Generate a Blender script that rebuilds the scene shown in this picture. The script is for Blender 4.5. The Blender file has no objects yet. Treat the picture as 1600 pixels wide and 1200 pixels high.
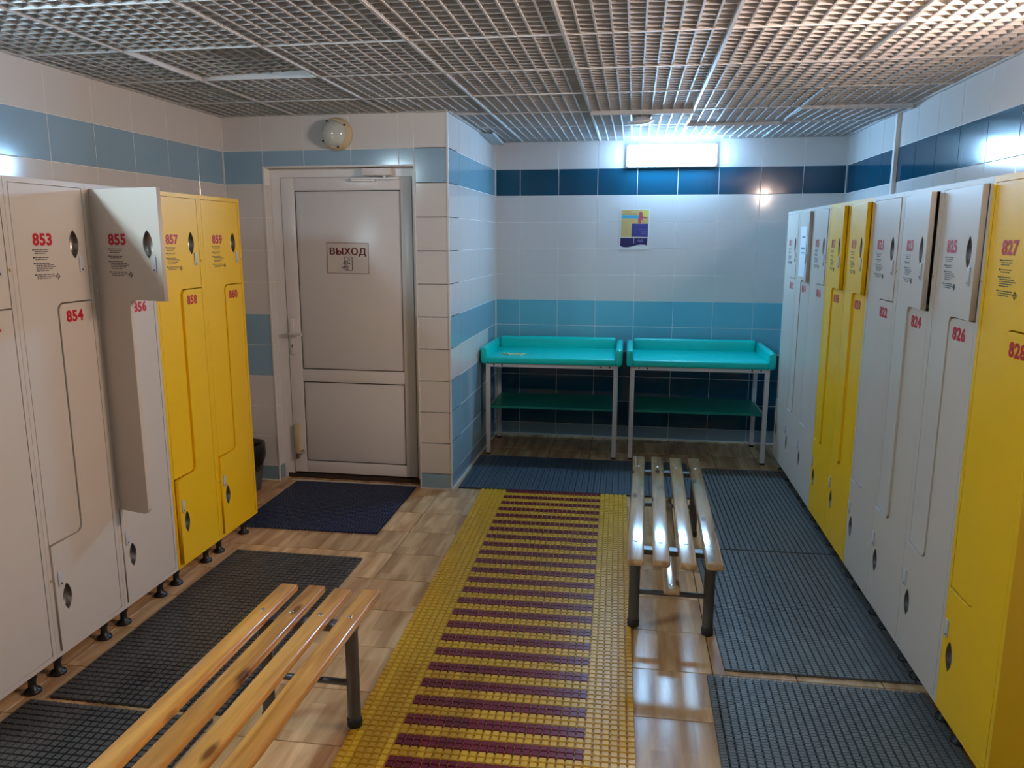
import bpy, bmesh, math, random
import numpy as np
from mathutils import Vector, Matrix, Euler
random.seed(7)
scene = bpy.context.scene
C = scene.collection
PI = math.pi

# ------------------------------------------------------------------ camera
F_PX, YAW, PITCH, ROLL, ZC = 1205.82, 0.1665, 0.1856, 0.0015, 1.5906
cam_d = bpy.data.cameras.new('camera'); cam = bpy.data.objects.new('camera', cam_d); C.objects.link(cam)
cam_d.sensor_fit = 'HORIZONTAL'; cam_d.sensor_width = 36.0; cam_d.lens = 36.0*F_PX/1600.0
cam_d.clip_start = 0.02; cam_d.clip_end = 60
fw = Vector((-math.sin(YAW)*math.cos(PITCH), math.cos(YAW)*math.cos(PITCH), -math.sin(PITCH)))
r0 = Vector((math.cos(YAW), math.sin(YAW), 0)); u0 = r0.cross(fw)
rr = math.cos(ROLL)*r0 + math.sin(ROLL)*u0; uu = -math.sin(ROLL)*r0 + math.cos(ROLL)*u0
cam.matrix_world = Matrix(((rr.x, uu.x, -fw.x, 0), (rr.y, uu.y, -fw.y, 0), (rr.z, uu.z, -fw.z, ZC), (0, 0, 0, 1)))
scene.camera = cam

# ------------------------------------------------------------------ world, exposure, lamp powers
w = bpy.data.worlds.new('world'); scene.world = w; w.use_nodes = True
w.node_tree.nodes['Background'].inputs[0].default_value = (0.6, 0.65, 0.7, 1)
w.node_tree.nodes['Background'].inputs[1].default_value = 0.05
vs = scene.view_settings
vs.view_transform = 'Standard'; vs.look = 'None'; vs.gamma = 1.0; vs.use_curve_mapping = False
vs.exposure = 0.0
COOL = (0.348, 0.650, 1.0); NEUTRAL = (0.628, 0.864, 1.0); WARM = (1.0, 0.758, 0.640)
P_BACK, P_LEFT, P_RIGHT = 127.0, 108.0, 148.0

# ------------------------------------------------------------------ materials
MATS = {}
def bsdf(name, col, rough=0.5, metal=0.0, spec=0.5, coat=0.0):
    m = bpy.data.materials.new(name); m.use_nodes = True
    b = m.node_tree.nodes['Principled BSDF']
    b.inputs['Base Color'].default_value = (*col, 1); b.inputs['Roughness'].default_value = rough
    b.inputs['Metallic'].default_value = metal; b.inputs['Specular IOR Level'].default_value = spec
    b.inputs['Coat Weight'].default_value = coat; b.inputs['Coat Roughness'].default_value = 0.08
    MATS[name] = m
    return m, m.node_tree, b
def lin(r, g, b): return tuple(((c/255)/12.92 if c/255 <= .04045 else ((c/255+.055)/1.055)**2.4) for c in (r, g, b))
def nd(nt, t, **kw):
    n = nt.nodes.new(t)
    for k, v in kw.items(): setattr(n, k, v)
    return n
def noisy(name, col, rough, amt=0.08, scale=(6, 6, 6), bump=0.0, bscale=60, **kw):
    """base colour with gentle procedural variation, per-object shift, optional fine relief"""
    m, nt, b = bsdf(name, col, rough, **kw)
    tc = nd(nt, 'ShaderNodeTexCoord'); mp = nd(nt, 'ShaderNodeMapping'); mp.inputs['Scale'].default_value = scale
    oi = nd(nt, 'ShaderNodeObjectInfo'); add = nd(nt, 'ShaderNodeVectorMath', operation='MULTIPLY_ADD')
    add.inputs[1].default_value = (7, 11, 5)
    nt.links.new(oi.outputs['Random'], add.inputs[0]); nt.links.new(tc.outputs['Object'], add.inputs[2])
    nt.links.new(add.outputs[0], mp.inputs[0])
    ns = nd(nt, 'ShaderNodeTexNoise'); ns.inputs['Scale'].default_value = 1.0; ns.inputs['Detail'].default_value = 4
    nt.links.new(mp.outputs[0], ns.inputs['Vector'])
    mx = nd(nt, 'ShaderNodeMix', data_type='RGBA')
    mx.inputs[6].default_value = (*[c*(1-amt) for c in col], 1); mx.inputs[7].default_value = (*[min(1, c*(1+amt)) for c in col], 1)
    nt.links.new(ns.outputs['Fac'], mx.inputs[0]); nt.links.new(mx.outputs[2], b.inputs['Base Color'])
    if bump:
        n2 = nd(nt, 'ShaderNodeTexNoise'); n2.inputs['Scale'].default_value = bscale
        nt.links.new(tc.outputs['Object'], n2.inputs['Vector'])
        bp = nd(nt, 'ShaderNodeBump'); bp.inputs['Strength'].default_value = bump; bp.inputs['Distance'].default_value = 0.002
        nt.links.new(n2.outputs['Fac'], bp.inputs['Height']); nt.links.new(bp.outputs[0], b.inputs['Normal'])
    return m
def wood(name, dark, light, rough, scale, knots=True, coat=0.0, strips=None):
    m, nt, b = bsdf(name, light, rough, coat=coat)
    tc = nd(nt, 'ShaderNodeTexCoord'); oi = nd(nt, 'ShaderNodeObjectInfo')
    add = nd(nt, 'ShaderNodeVectorMath', operation='MULTIPLY_ADD'); add.inputs[1].default_value = (3.1, 9.7, 4.3)
    nt.links.new(oi.outputs['Random'], add.inputs[0]); nt.links.new(tc.outputs['Object'], add.inputs[2])
    mp = nd(nt, 'ShaderNodeMapping'); mp.inputs['Scale'].default_value = scale
    nt.links.new(add.outputs[0], mp.inputs[0])
    ns = nd(nt, 'ShaderNodeTexNoise'); ns.inputs['Scale'].default_value = 1; ns.inputs['Detail'].default_value = 6; ns.inputs['Distortion'].default_value = 0.6
    nt.links.new(mp.outputs[0], ns.inputs['Vector'])
    rp = nd(nt, 'ShaderNodeValToRGB'); rp.color_ramp.elements[0].position = .3; rp.color_ramp.elements[1].position = .68
    rp.color_ramp.elements[0].color = (*dark, 1); rp.color_ramp.elements[1].color = (*light, 1)
    nt.links.new(ns.outputs['Fac'], rp.inputs[0]); last = rp.outputs[0]
    if strips:
        mp2 = nd(nt, 'ShaderNodeMapping'); mp2.inputs['Rotation'].default_value = (0, 0, PI/2)
        nt.links.new(add.outputs[0], mp2.inputs[0])
        bk = nd(nt, 'ShaderNodeTexBrick'); bk.inputs['Scale'].default_value = 1.0
        bk.inputs['Brick Width'].default_value = .42; bk.inputs['Row Height'].default_value = strips; bk.inputs['Mortar Size'].default_value = 0.0
        bk.inputs['Color1'].default_value = (.80, .76, .71, 1); bk.inputs['Color2'].default_value = (1.08, 1.06, 1.04, 1); bk.offset = 0.37
        nt.links.new(mp2.outputs[0], bk.inputs['Vector'])
        mm = nd(nt, 'ShaderNodeMix', data_type='RGBA', blend_type='MULTIPLY'); mm.inputs[0].default_value = 1
        nt.links.new(last, mm.inputs[6]); nt.links.new(bk.outputs['Color'], mm.inputs[7]); last = mm.outputs[2]
    if knots:
        mp3 = nd(nt, 'ShaderNodeMapping'); mp3.inputs['Scale'].default_value = (8, 2.6, 8)
        nt.links.new(add.outputs[0], mp3.inputs[0])
        vo = nd(nt, 'ShaderNodeTexVoronoi', voronoi_dimensions='2D'); vo.inputs['Scale'].default_value = 1
        nt.links.new(mp3.outputs[0], vo.inputs['Vector'])
        r2 = nd(nt, 'ShaderNodeValToRGB'); r2.color_ramp.elements[0].position = .05; r2.color_ramp.elements[1].position = .13
        r2.color_ramp.elements[0].color = (.16, .07, .04, 1); r2.color_ramp.elements[1].color = (1, 1, 1, 1)
        nt.links.new(vo.outputs['Distance'], r2.inputs[0])
        mm = nd(nt, 'ShaderNodeMix', data_type='RGBA', blend_type='MULTIPLY'); mm.inputs[0].default_value = .85
        nt.links.new(last, mm.inputs[6]); nt.links.new(r2.outputs[0], mm.inputs[7]); last = mm.outputs[2]
    # each piece its own tone
    hv = nd(nt, 'ShaderNodeHueSaturation'); mr = nd(nt, 'ShaderNodeMapRange'); mr.inputs[3].default_value = .86; mr.inputs[4].default_value = 1.1
    nt.links.new(oi.outputs['Random'], mr.inputs[0]); nt.links.new(mr.outputs[0], hv.inputs['Value']); nt.links.new(last, hv.inputs['Color'])
    nt.links.new(hv.outputs[0], b.inputs['Base Color'])
    return m
def emit(name, col, strength):
    m = bpy.data.materials.new(name); m.use_nodes = True; nt = m.node_tree; nt.nodes.clear()
    e = nd(nt, 'ShaderNodeEmission'); e.inputs[0].default_value = (*col, 1); e.inputs[1].default_value = strength
    o = nd(nt, 'ShaderNodeOutputMaterial'); nt.links.new(e.outputs[0], o.inputs[0]); MATS[name] = m
    return m

TW = noisy('tile_white', (.70, .69, .69), .10, .02, (2, 2, 2), bump=.10, bscale=7)
TL = noisy('tile_light_blue', lin(146, 180, 206), .12, .05, (2, 2, 2), bump=.10, bscale=7)
TM = noisy('tile_sky_blue', lin(134, 176, 196), .12, .05, (2, 2, 2), bump=.10, bscale=7)
TT = noisy('tile_teal_blue', lin(106, 190, 214), .12, .05, (2, 2, 2), bump=.10, bscale=7)
TN = noisy('tile_navy', lin(12, 74, 100), .10, .06, (2, 2, 2), bump=.10, bscale=7)
TG = noisy('tile_grey_blue', lin(130, 156, 172), .14, .05, (2, 2, 2), bump=.10, bscale=7)
GROUT = noisy('grout', (.86, .86, .86), .8, .1, (20, 20, 20))
TRIM = noisy('white_trim', (.74, .73, .72), .35, .03)
FLOOR = wood('wood_look_tile', lin(196, 148, 102), lin(244, 208, 160), .22, (16, 2.2, 16), knots=False, strips=.05)
FGROUT = noisy('floor_grout', (.05, .037, .027), .8, .15, (20, 20, 20))
PINE = wood('varnished_pine', lin(176, 116, 52), lin(224, 166, 88), .22, (30, 2.5, 30), coat=.5)
PINE2 = wood('worn_pine', lin(176, 130, 84), lin(226, 188, 140), .16, (30, 2.5, 30), coat=.7)
LW = noisy('locker_white', (.63, .565, .495), .42, .015, (3, 3, 3))
LY = noisy('locker_yellow', lin(250, 198, 14), .40, .02, (3, 3, 3))
EDGE = noisy('door_edge_beige', lin(205, 180, 150), .5, .03)
DARK = noisy('locker_inside', lin(120, 108, 98), .6, .05)
METAL = bsdf('brushed_metal', (.33, .295, .27), .36, 1.0)[0]
CHROME = bsdf('steel', (.70, .70, .70), .22, 1.0)[0]
BRASS = bsdf('brass', (.75, .62, .25), .3, 1.0)[0]
PLAS = noisy('grey_plastic', lin(196, 198, 204), .4, .03)
BLACK = noisy('black_plastic', (.012, .012, .013), .4, .1)
RED = bsdf('red_print', lin(192, 22, 40), .45)[0]
INK = bsdf('black_print', (.03, .026, .024), .5)[0]
MAROONINK = bsdf('dark_red_print', lin(112, 8, 30), .45)[0]
ALU = noisy('grille_grey', (.54, .54, .55), .45, .04, (4, 4, 4))
ALUL = noisy('runner_grey', (.64, .64, .65), .4, .03)
SLAB = noisy('concrete', (.055, .05, .047), .9, .2, (3, 3, 3))
UPVC = noisy('door_white_plastic', (.82, .82, .84), .30, .015)
UPVC2 = noisy('door_panel_white', (.78, .78, .80), .28, .015)
CREAM = noisy('aged_cream_plastic', lin(214, 196, 160), .4, .05)
GLASS, gnt, gb = bsdf('frosted_glass', (.62, .66, .62), .12, coat=.6)
TEAL = noisy('teal_vinyl', lin(0, 214, 206), .26, .03, (4, 4, 4), bump=.05, bscale=300)
TEALB = noisy('teal_board', lin(12, 128, 112), .35, .04)
TUBEW = noisy('white_tube', (.66, .66, .68), .35, .03)
TUBEG = noisy('grey_tube', lin(96, 96, 98), .34, .05, metal=.4)
RUBK = noisy('charcoal_rubber', (.085, .080, .076), .42, .3, (5, 5, 5))
RUBK2 = noisy('slate_rubber', lin(112, 113, 112), .38, .2, (5, 5, 5))
RUBB = noisy('navy_rubber', lin(28, 46, 84), .45, .35, (4, 4, 4))
RUBR = noisy('ribbed_grey_rubber', lin(74, 84, 94), .45, .2, (6, 6, 6))
YEL = noisy('yellow_vinyl', lin(236, 184, 50), .36, .12, (4, 4, 4))
MAR = noisy('maroon_vinyl', lin(128, 26, 50), .32, .1, (5, 5, 5))
PAPER = bsdf('paper', (.80, .83, .88), .6)[0]
BAG = noisy('bin_bag', (.012, .012, .014), .3, .2, (20, 20, 20), bump=.5, bscale=40)
BINP = noisy('bin_grey_plastic', (.075, .078, .085), .5, .1)
BAND = bsdf('pale_elastic', lin(222, 226, 178), .5)[0]

# ------------------------------------------------------------------ mesh helpers
def obj(name, me, mat=None, parent=None, loc=(0, 0, 0), rot=(0, 0, 0)):
    o = bpy.data.objects.new(name, me); C.objects.link(o)
    if mat is not None and me is not None and not me.materials: me.materials.append(mat)
    o.parent = parent; o.location = loc; o.rotation_euler = rot
    return o
def tag(o, label, cat, group=None, kind=None):
    o['label'] = label; o['category'] = cat
    if group: o['group'] = group
    if kind: o['kind'] = kind
    return o
def thing(name, label, cat, loc=(0, 0, 0), rz=0, group=None):
    o = bpy.data.objects.new(name, None); C.objects.link(o); o.empty_display_size = .05
    o.location = loc; o.rotation_euler = (0, 0, rz)
    return tag(o, label, cat, group)
def struct(o): o['kind'] = 'structure'; return o
class MB:
    def __init__(s): s.v = []; s.f = []; s.sm = []
    def add(s, vs, fs, smooth=False):
        b = len(s.v); s.v += [tuple(p) for p in vs]; s.f += [tuple(i+b for i in f) for f in fs]; s.sm += [smooth]*len(fs); return s
    def box(s, x0, x1, y0, y1, z0, z1, M=None):
        P = [Vector((x, y, z)) for z in (z0, z1) for y in (y0, y1) for x in (x0, x1)]
        if M: P = [M @ p for p in P]
        return s.add(P, [(0, 2, 3, 1), (4, 5, 7, 6), (0, 1, 5, 4), (2, 6, 7, 3), (0, 4, 6, 2), (1, 3, 7, 5)])
    def tube(s, pts, r, n=10, caps=True, sx=1.0, sy=1.0):
        pts = [Vector(p) for p in pts]; R = r if isinstance(r, (list, tuple)) else [r]*len(pts); rings = []
        for i, p in enumerate(pts):
            t = (pts[min(i+1, len(pts)-1)]-pts[max(i-1, 0)]).normalized()
            a = Vector((0, 0, 1)) if abs(t.z) < .9 else Vector((1, 0, 0))
            x = a.cross(t).normalized(); y = t.cross(x)
            rings.append([p + x*(R[i]*sx*math.cos(2*PI*k/n)) + y*(R[i]*sy*math.sin(2*PI*k/n)) for k in range(n)])
        vs = [q for g in rings for q in g]; fs = []
        for i in range(len(rings)-1):
            for k in range(n): fs.append((i*n+k, i*n+(k+1) % n, (i+1)*n+(k+1) % n, (i+1)*n+k))
        s.add(vs, fs, True)
        if caps: s.add(rings[0], [tuple(range(n))[::-1]]); s.add(rings[-1], [tuple(range(n))])
        return s
    def lathe(s, prof, n=24, M=None, smooth=True, cap=True):
        vs = [Vector((r*math.cos(2*PI*k/n), r*math.sin(2*PI*k/n), z)) for r, z in prof for k in range(n)]
        if M: vs = [M @ p for p in vs]
        fs = [(i*n+k, i*n+(k+1) % n, (i+1)*n+(k+1) % n, (i+1)*n+k) for i in range(len(prof)-1) for k in range(n)]
        s.add(vs, fs, smooth)
        if cap:
            L = len(prof)-1; s.add(vs[:n], [tuple(range(n))[::-1]]); s.add(vs[L*n:], [tuple(range(n))])
        return s
    def mesh(s, name):
        me = bpy.data.meshes.new(name); me.from_pydata(s.v, [], s.f); me.polygons.foreach_set('use_smooth', s.sm); me.update(); return me
    def build(s, name, mat, parent=None, loc=(0, 0, 0), rot=(0, 0, 0)): return obj(name, s.mesh(name), mat, parent, loc, rot)
def rbox_mesh(name, sx, sy, sz, bev, seg=2, smooth=True):
    """bevelled box, centred"""
    bm = bmesh.new(); bmesh.ops.create_cube(bm, size=1); bmesh.ops.scale(bm, vec=(sx, sy, sz), verts=bm.verts)
    if bev: bmesh.ops.bevel(bm, geom=list(bm.edges), offset=bev, segments=seg, profile=.5, affect='EDGES')
    me = bpy.data.meshes.new(name); bm.to_mesh(me); bm.free()
    if smooth:
        me.polygons.foreach_set('use_smooth', [True]*len(me.polygons))
        try: me.set_sharp_from_angle(angle=math.radians(40))
        except Exception: pass
    return me
def curve_mesh(name, loops, extrude, bevel=0.0):
    """2D loops (first outer, then holes) in x,z -> solid plate in front plane y in [0, 2*extrude]"""
    cu = bpy.data.curves.new(name, 'CURVE'); cu.dimensions = '2D'; cu.fill_mode = 'BOTH'; cu.extrude = max(extrude-bevel, 0); cu.bevel_depth = bevel; cu.offset = -bevel
    for lp in loops:
        sp = cu.splines.new('POLY'); sp.points.add(len(lp)-1); sp.use_cyclic_u = True
        for p, q in zip(sp.points, lp): p.co = (q[0], q[1], 0, 1)
    o = bpy.data.objects.new('tmp', cu); C.objects.link(o)
    dg = bpy.context.evaluated_depsgraph_get(); me = bpy.data.meshes.new_from_object(o.evaluated_get(dg))
    bpy.data.objects.remove(o); bpy.data.curves.remove(cu); me.name = name; me.materials.clear()
    me.transform(Matrix.Translation((0, extrude, 0)) @ Matrix.Rotation(PI/2, 4, 'X'))
    return me
TXT = {}
def text_mesh(s, size, bold=0.0, width=1.0, depth=.0004, spacing=1.0):
    key = (s, size, bold, width)
    if key in TXT: return TXT[key]
    cu = bpy.data.curves.new('text', 'FONT'); cu.body = s; cu.size = size; cu.offset = bold; cu.align_x = 'CENTER'; cu.align_y = 'CENTER'; cu.extrude = depth/2; cu.resolution_u = 3; cu.space_character = spacing
    o = bpy.data.objects.new('tmp', cu); C.objects.link(o)
    dg = bpy.context.evaluated_depsgraph_get(); me = bpy.data.meshes.new_from_object(o.evaluated_get(dg))
    bpy.data.objects.remove(o); bpy.data.curves.remove(cu); me.materials.clear()
    me.transform(Matrix.Rotation(PI/2, 4, 'X') @ Matrix.Diagonal((width, 1, 1, 1)))
    TXT[key] = me; return me

# ------------------------------------------------------------------ room dimensions
MW, MV = .303, .2025
ZCEIL = 11.5*MV
YB, YD, YN = 6.168, 4.639, -2.2
XP, XL, XR = -1.1714, -2.618, 1.4487
AW, AQ = .024, .0095            # side walls run slightly out of square
def xl(y): return XL + AW*(YD-y)
def xr(y): return XR + AQ*(YB-y)
ZTOP = 2.80

# ---- floor
FA = .018
fl = MB().box(-3.1, 1.9, YN-.1, YB+.1, -.12, -.006).build('floor', FGROUT); struct(fl)
ft = rbox_mesh('floor_tile', .2985, .2985, .012, .0012, 1, False); ft.materials.append(FLOOR)
R2 = Matrix.Rotation(FA, 2)
FX0, FY0 = -1.222, 3.59       # a joint crossing
rest = MB()
for i in range(-6, 12):
    for j in range(-20, 10):
        p = R2 @ Vector(((i+.5)*.302, (j+.5)*.302)); x, y = p.x+FX0, p.y+FY0
        if y > YB+.10 or x < xl(min(y, YD))-.12 or x > xr(y)+.12 or y < YN-.05: continue
        if y > YD+.28 and x < XP-.12: continue
        if y > 1.1:
            o = obj('tile', ft, None, fl, (x, y, -.006), (0, 0, FA))
        else:
            rest.box(-.149, .149, -.149, .149, -.012, 0, Matrix.Translation((x, y, 0)) @ Matrix.Rotation(FA, 4, 'Z'))
ro = rest.build('far_tiles', FLOOR, fl); ro['kind'] = 'stuff'

# ---- walls: solid grout-coloured cores, tiles as pieces on them
def wall(name, verts_xy, z0=0, z1=ZTOP):
    n = len(verts_xy); m = MB()
    m.add([(x, y, z0) for x, y in verts_xy]+[(x, y, z1) for x, y in verts_xy],
          [tuple(range(n))[::-1], tuple(range(n, 2*n))]+[(i, (i+1) % n, n+(i+1) % n, n+i) for i in range(n)])
    return struct(m.build(name, GROUT))
G = .0014  # tile face stands this far off the core
wb = wall('wall_back', [(XP-.2, YB+G), (XR+.2, YB+G), (XR+.2, YB+.2), (XP-.2, YB+.2)])
wr = wall('wall_right', [(xr(YB)+G, YB+G), (xr(YN)+G, YN), (xr(YN)+.2, YN), (xr(YB)+.2, YB+G)])
wl = wall('wall_left', [(xl(YD+.3)-G, YD+.3), (xl(YD+.3)-.2, YD+.3), (xl(YN)-.2, YN), (xl(YN)-G, YN)])
OX0, OX1, OZ, RD = -2.352, -1.378, 2.025, .088
wd = MB()
wd.box(XL-.02, OX0-G, YD+G, YD+.25, 0, ZTOP); wd.box(OX1+G, XP-G, YD+G, YD+.25, 0, ZTOP); wd.box(OX0-G, OX1+G, YD+G, YD+.25, OZ+G, ZTOP)
wd.box(OX0-.3, OX1+.1, YD+.30, YD+.32, 0, ZTOP)
wd = struct(wd.build('wall_front', GROUT))
wa = wall('wall_side', [(XP-G, YD+G), (XP-G, YB+G), (XP-.2, YB+G), (XP-.2, YD+G)])
wn = MB().box(-3.2, 1.9, YN-.15, YN, 0, ZTOP).build('wall_near', noisy('near_wall_white', (.62, .61, .60), .3, .04)); struct(wn)

TILEM = {}
def tile_mesh(mat, wdt, hgt):
    k = (mat.name, round(wdt, 3), round(hgt, 3))
    if k not in TILEM:
        me = rbox_mesh('tile', wdt-.0034, .009, hgt-.0034, .0012, 1, False); me.materials.append(mat); TILEM[k] = me
    return TILEM[k]
def lay(wallobj, origin, direction, normal, cols, colour, zmin=0, skip=None):
    """cols: list of (s0, s1) along direction; rows hang from the ceiling"""
    d = Vector((*direction, 0)).normalized(); n = Vector((*normal, 0)); rz = math.atan2(d.y, d.x)
    for ci, (s0, s1) in enumerate(cols):
        if s1-s0 < .02: continue
        for k in range(12):
            zt = ZCEIL-k*MV; zb = max(zt-MV, 0)
            if zt-.01 <= zmin: continue
            if skip and skip(s0, s1, zb, zt): continue
            c = colour(k, (s0+s1)/2)
            p = Vector((*origin, 0)) + d*((s0+s1)/2) - n*.0045
            jit = random.uniform(-.0004, .0004)
            o = obj('tile', tile_mesh(c, s1-s0, zt-zb), None, wallobj, (p.x+n.x*jit, p.y+n.y*jit, (zt+zb)/2), (random.uniform(-.0015, .0015), 0, rz+random.uniform(-.0015, .0015)))
def cols_from(start, end, first, mod=MW):
    e = [start]; x = first
    while x < end-.004:
        if x > start+.004: e.append(x)
        x += mod
    e.append(end); return list(zip(e[:-1], e[1:]))
def c_back(k, s): return TW if k in (0, 2, 3, 4, 5) else TN if k == 1 else TT if k in (6, 7) else TG if k == 11 else TN
lay(wb, (XP, YB), (1, 0), (0, -1), cols_from(0, XR-XP, -.9734-XP), c_back)
lay(wr, (xr(1.6), 1.6), (xr(YB)-xr(1.6), YB-1.6), (-1, 0), cols_from(0, (YB-1.6), 3.5258-1.6-6*MW),
    lambda k, s: TN if k == 1 else TW, zmin=1.2)
def c_left(k, s): return TL if k in (1, 6, 7) else TG if k == 11 else TW
lay(wl, (xl(1.6), 1.6), (xl(YD)-xl(1.6), YD-1.6), (1, 0), cols_from(0, YD-1.6, 3.1344-1.6-5*MW), c_left,
    skip=lambda s0, s1, zb, zt: zt < 1.3 and s1+1.6 < 3.6)
def c_front(k, s):
    if k in (6, 7): return TL if XL+s < OX0 else TW
    return c_left(k, s)
# door wall: columns left of, above and right of the opening
cl = cols_from(0, OX0-XL, XP-5*MW-XL+.2); lay(wd, (XL, YD), (1, 0), (0, -1), [(0, OX0-XL)], c_front)
lay(wd, (OX1, YD), (1, 0), (0, -1), [(0, XP-OX1)], lambda k, s: TL if k in (1, 11) else TW)
for s0, s1 in [(-2.352, -2.08), (-2.08, -1.777), (-1.777, -1.474), (-1.474, -1.378)]:
    for k, (zb, zt) in ((0, (ZCEIL-MV, ZCEIL)), (1, (OZ, ZCEIL-MV))):
        obj('tile', tile_mesh(TW if k == 0 else TL, s1-s0, zt-zb), None, wd, ((s0+s1)/2, YD+.0045, (zb+zt)/2))
# left jamb of the door opening is tiled too
for k in range(2, 12):
    zt = ZCEIL-k*MV; zb = max(zt-MV, 0); zt = min(zt, OZ)
    obj('tile', tile_mesh(TG if k == 11 else TW, RD-.01, zt-zb), None, wd, (OX0-.0045, YD+RD/2+.004, (zt+zb)/2), (0, 0, PI/2))
    obj('tile', tile_mesh(TG if k == 11 else TW, RD-.01, zt-zb), None, wd, (OX1+.0045, YD+RD/2+.004, (zt+zb)/2), (0, 0, PI/2))
def c_side(k, s):
    if k == 7: return TM if s > 1.22 else TW
    return TM if k in (1, 6, 8, 9, 10) else TG if k == 11 else TW
lay(wa, (XP, YD), (0, 1), (1, 0), cols_from(0, YB-YD, .303), c_side)

# ---- corner profiles, skirting beads
def trim(name, m): return struct(m.build(name, TRIM))
trim('trim_1', MB().box(XP-.006, XP+.005, YD-.005, YD+.006, 0, ZCEIL))
trim('trim_2', MB().box(XP-.001, XP+.007, YB-.007, YB+.001, 0, ZCEIL))
trim('trim_3', MB().box(XL-.001, XL+.007, YD-.007, YD+.001, 0, ZCEIL))
trim('trim_4', MB().box(XR-.007, XR+.001, YB-.007, YB+.001, 0, ZCEIL))
trim('trim_5', MB().box(OX0-.007, OX0+.003, YD-.004, YD+.006, 0, OZ-.003).box(OX1-.003, OX1+.007, YD-.004, YD+.006, 0, OZ-.003).box(OX0-.007, OX1+.007, YD-.004, YD+.006, OZ-.003, OZ+.007))
trim('baseboard_back', MB().box(XP, XR, YB-.009, YB, 0, .008))
trim('baseboard_side', MB().box(XP, XP+.009, YD, YB, 0, .008))
trim('baseboard_front', MB().box(OX1, XP+.009, YD-.009, YD, 0, .008).box(XL, OX0, YD-.009, YD, 0, .008))
cd = MB().box(xr(5.05)-.022, xr(5.05)+.002, 5.03, 5.066, 1.785, ZCEIL)
tag(cd.build('cable_trunking', TRIM), 'white vertical cable trunking on the right wall above the lockers', 'trunking')

# ---- ceiling: concrete slab, runners and grille panels
slab = MB().box(-3.3, 2.0, YN-.2, YB+.3, ZTOP, ZTOP+.1).build('ceiling', SLAB); struct(slab)
PX, PY, X0C, Y0C = .595, .585, -.91, 3.01
CA = .012
CM = Matrix.Translation((X0C, Y0C, 0)) @ Matrix.Rotation(CA, 4, 'Z')
def inroom(x, y): return YN < y < YB and (x > XP if y > YD else x > xl(y)) and x < xr(y)
def panel_mesh(nx0, nx1, ny0, ny1):
    m = MB(); t = .0035; z0, z1 = 0.0, .032
    cx, cy = PX/10, PY/10
    X0, X1, Y0, Y1 = nx0*cx, nx1*cx, ny0*cy, ny1*cy
    for i in range(nx0, nx1+1):
        if i in (0, 10): continue
        m.box(i*cx-t, i*cx+t, Y0, Y1, z0, z1)
    for j in range(ny0, ny1+1):
        if j in (0, 10): continue
        m.box(X0, X1, j*cy-t*.6, j*cy+t*.6, z0+.001, z1-.001)
    g = .006
    for xx in ([g] if nx0 == 0 else [])+([PX-g] if nx1 == 10 else []): m.box(xx-.003, xx+.003, Y0, Y1, z0, z1+.002)
    for yy in ([g] if ny0 == 0 else [])+([PY-g] if ny1 == 10 else []): m.box(X0, X1, yy-.003, yy+.003, z0, z1+.002)
    return m.mesh('panel')
PCACHE = {}
SAG = {(-2, 0): (.0, -.030, .012), (1, 3): (.038, .004, -.022), (3, 3): (.034, .016, -.014), (2, 4): (.032, 0, -.018), (2, 1): (0, .012, 0), (-1, 2): (.008, 0, -.003)}
def clip_cells(i, j):
    ok = np.zeros((10, 10), bool)
    for a in range(10):
        for b in range(10):
            p = CM @ Vector(((i+(a+.5)/10)*PX, (j+(b+.5)/10)*PY, 0)); ok[a, b] = inroom(p.x, p.y)
    if not ok.any(): return None
    if ok.all(): return (0, 10, 0, 10)
    xs = np.where(ok.mean(1) > .5*ok.mean(1).max())[0]; ys = np.where(ok.mean(0) > .5*ok.mean(0).max())[0]
    return (int(xs[0]), int(xs[-1])+1, int(ys[0]), int(ys[-1])+1)
for i in range(-5, 5):
    for j in range(-9, 7):
        c = clip_cells(i, j)
        if not c: continue
        if c not in PCACHE: PCACHE[c] = panel_mesh(*c); PCACHE[c].materials.append(ALU)
        rx, ry, dz = SAG.get((i, j), (random.uniform(-.002, .002), random.uniform(-.002, .002), 0))
        p = CM @ Vector((i*PX, j*PY, 0))
        obj('grille_panel', PCACHE[c], None, slab, (p.x, p.y, ZCEIL+.002+dz), (rx, ry, CA))
for i in range(-4, 5):       # main runners along the room
    y0, y1 = YN, YB
    p = CM @ Vector((i*PX, 2, 0))
    if not inroom(p.x, 3.5): continue
    if p.x < XP-.01: y1 = YD
    a = (CM.inverted() @ Vector((p.x, y0, 0))).y; b = (CM.inverted() @ Vector((p.x, y1, 0))).y
    MB().box(i*PX-.0055, i*PX+.0055, a, b, ZCEIL-.002, ZCEIL+.034, CM).build('runner', ALUL, slab)
for j in range(-8, 7):
    y = Y0C+j*PY
    x0 = XP if y > YD else xl(y); x1 = xr(y)
    if y > YB-.02: continue
    MB().box(x0-X0C, x1-X0C, j*PY-.004, j*PY+.004, ZCEIL-.001, ZCEIL+.030, CM).build('cross_runner', ALUL, slab)
ed = MB()
ed.box(XP, XR, YB-.018, YB, ZCEIL-.001, ZCEIL+.02); ed.box(XL, XP, YD-.018, YD, ZCEIL-.001, ZCEIL+.02); ed.box(XP, XP+.018, YD, YB, ZCEIL-.001, ZCEIL+.02)
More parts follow.
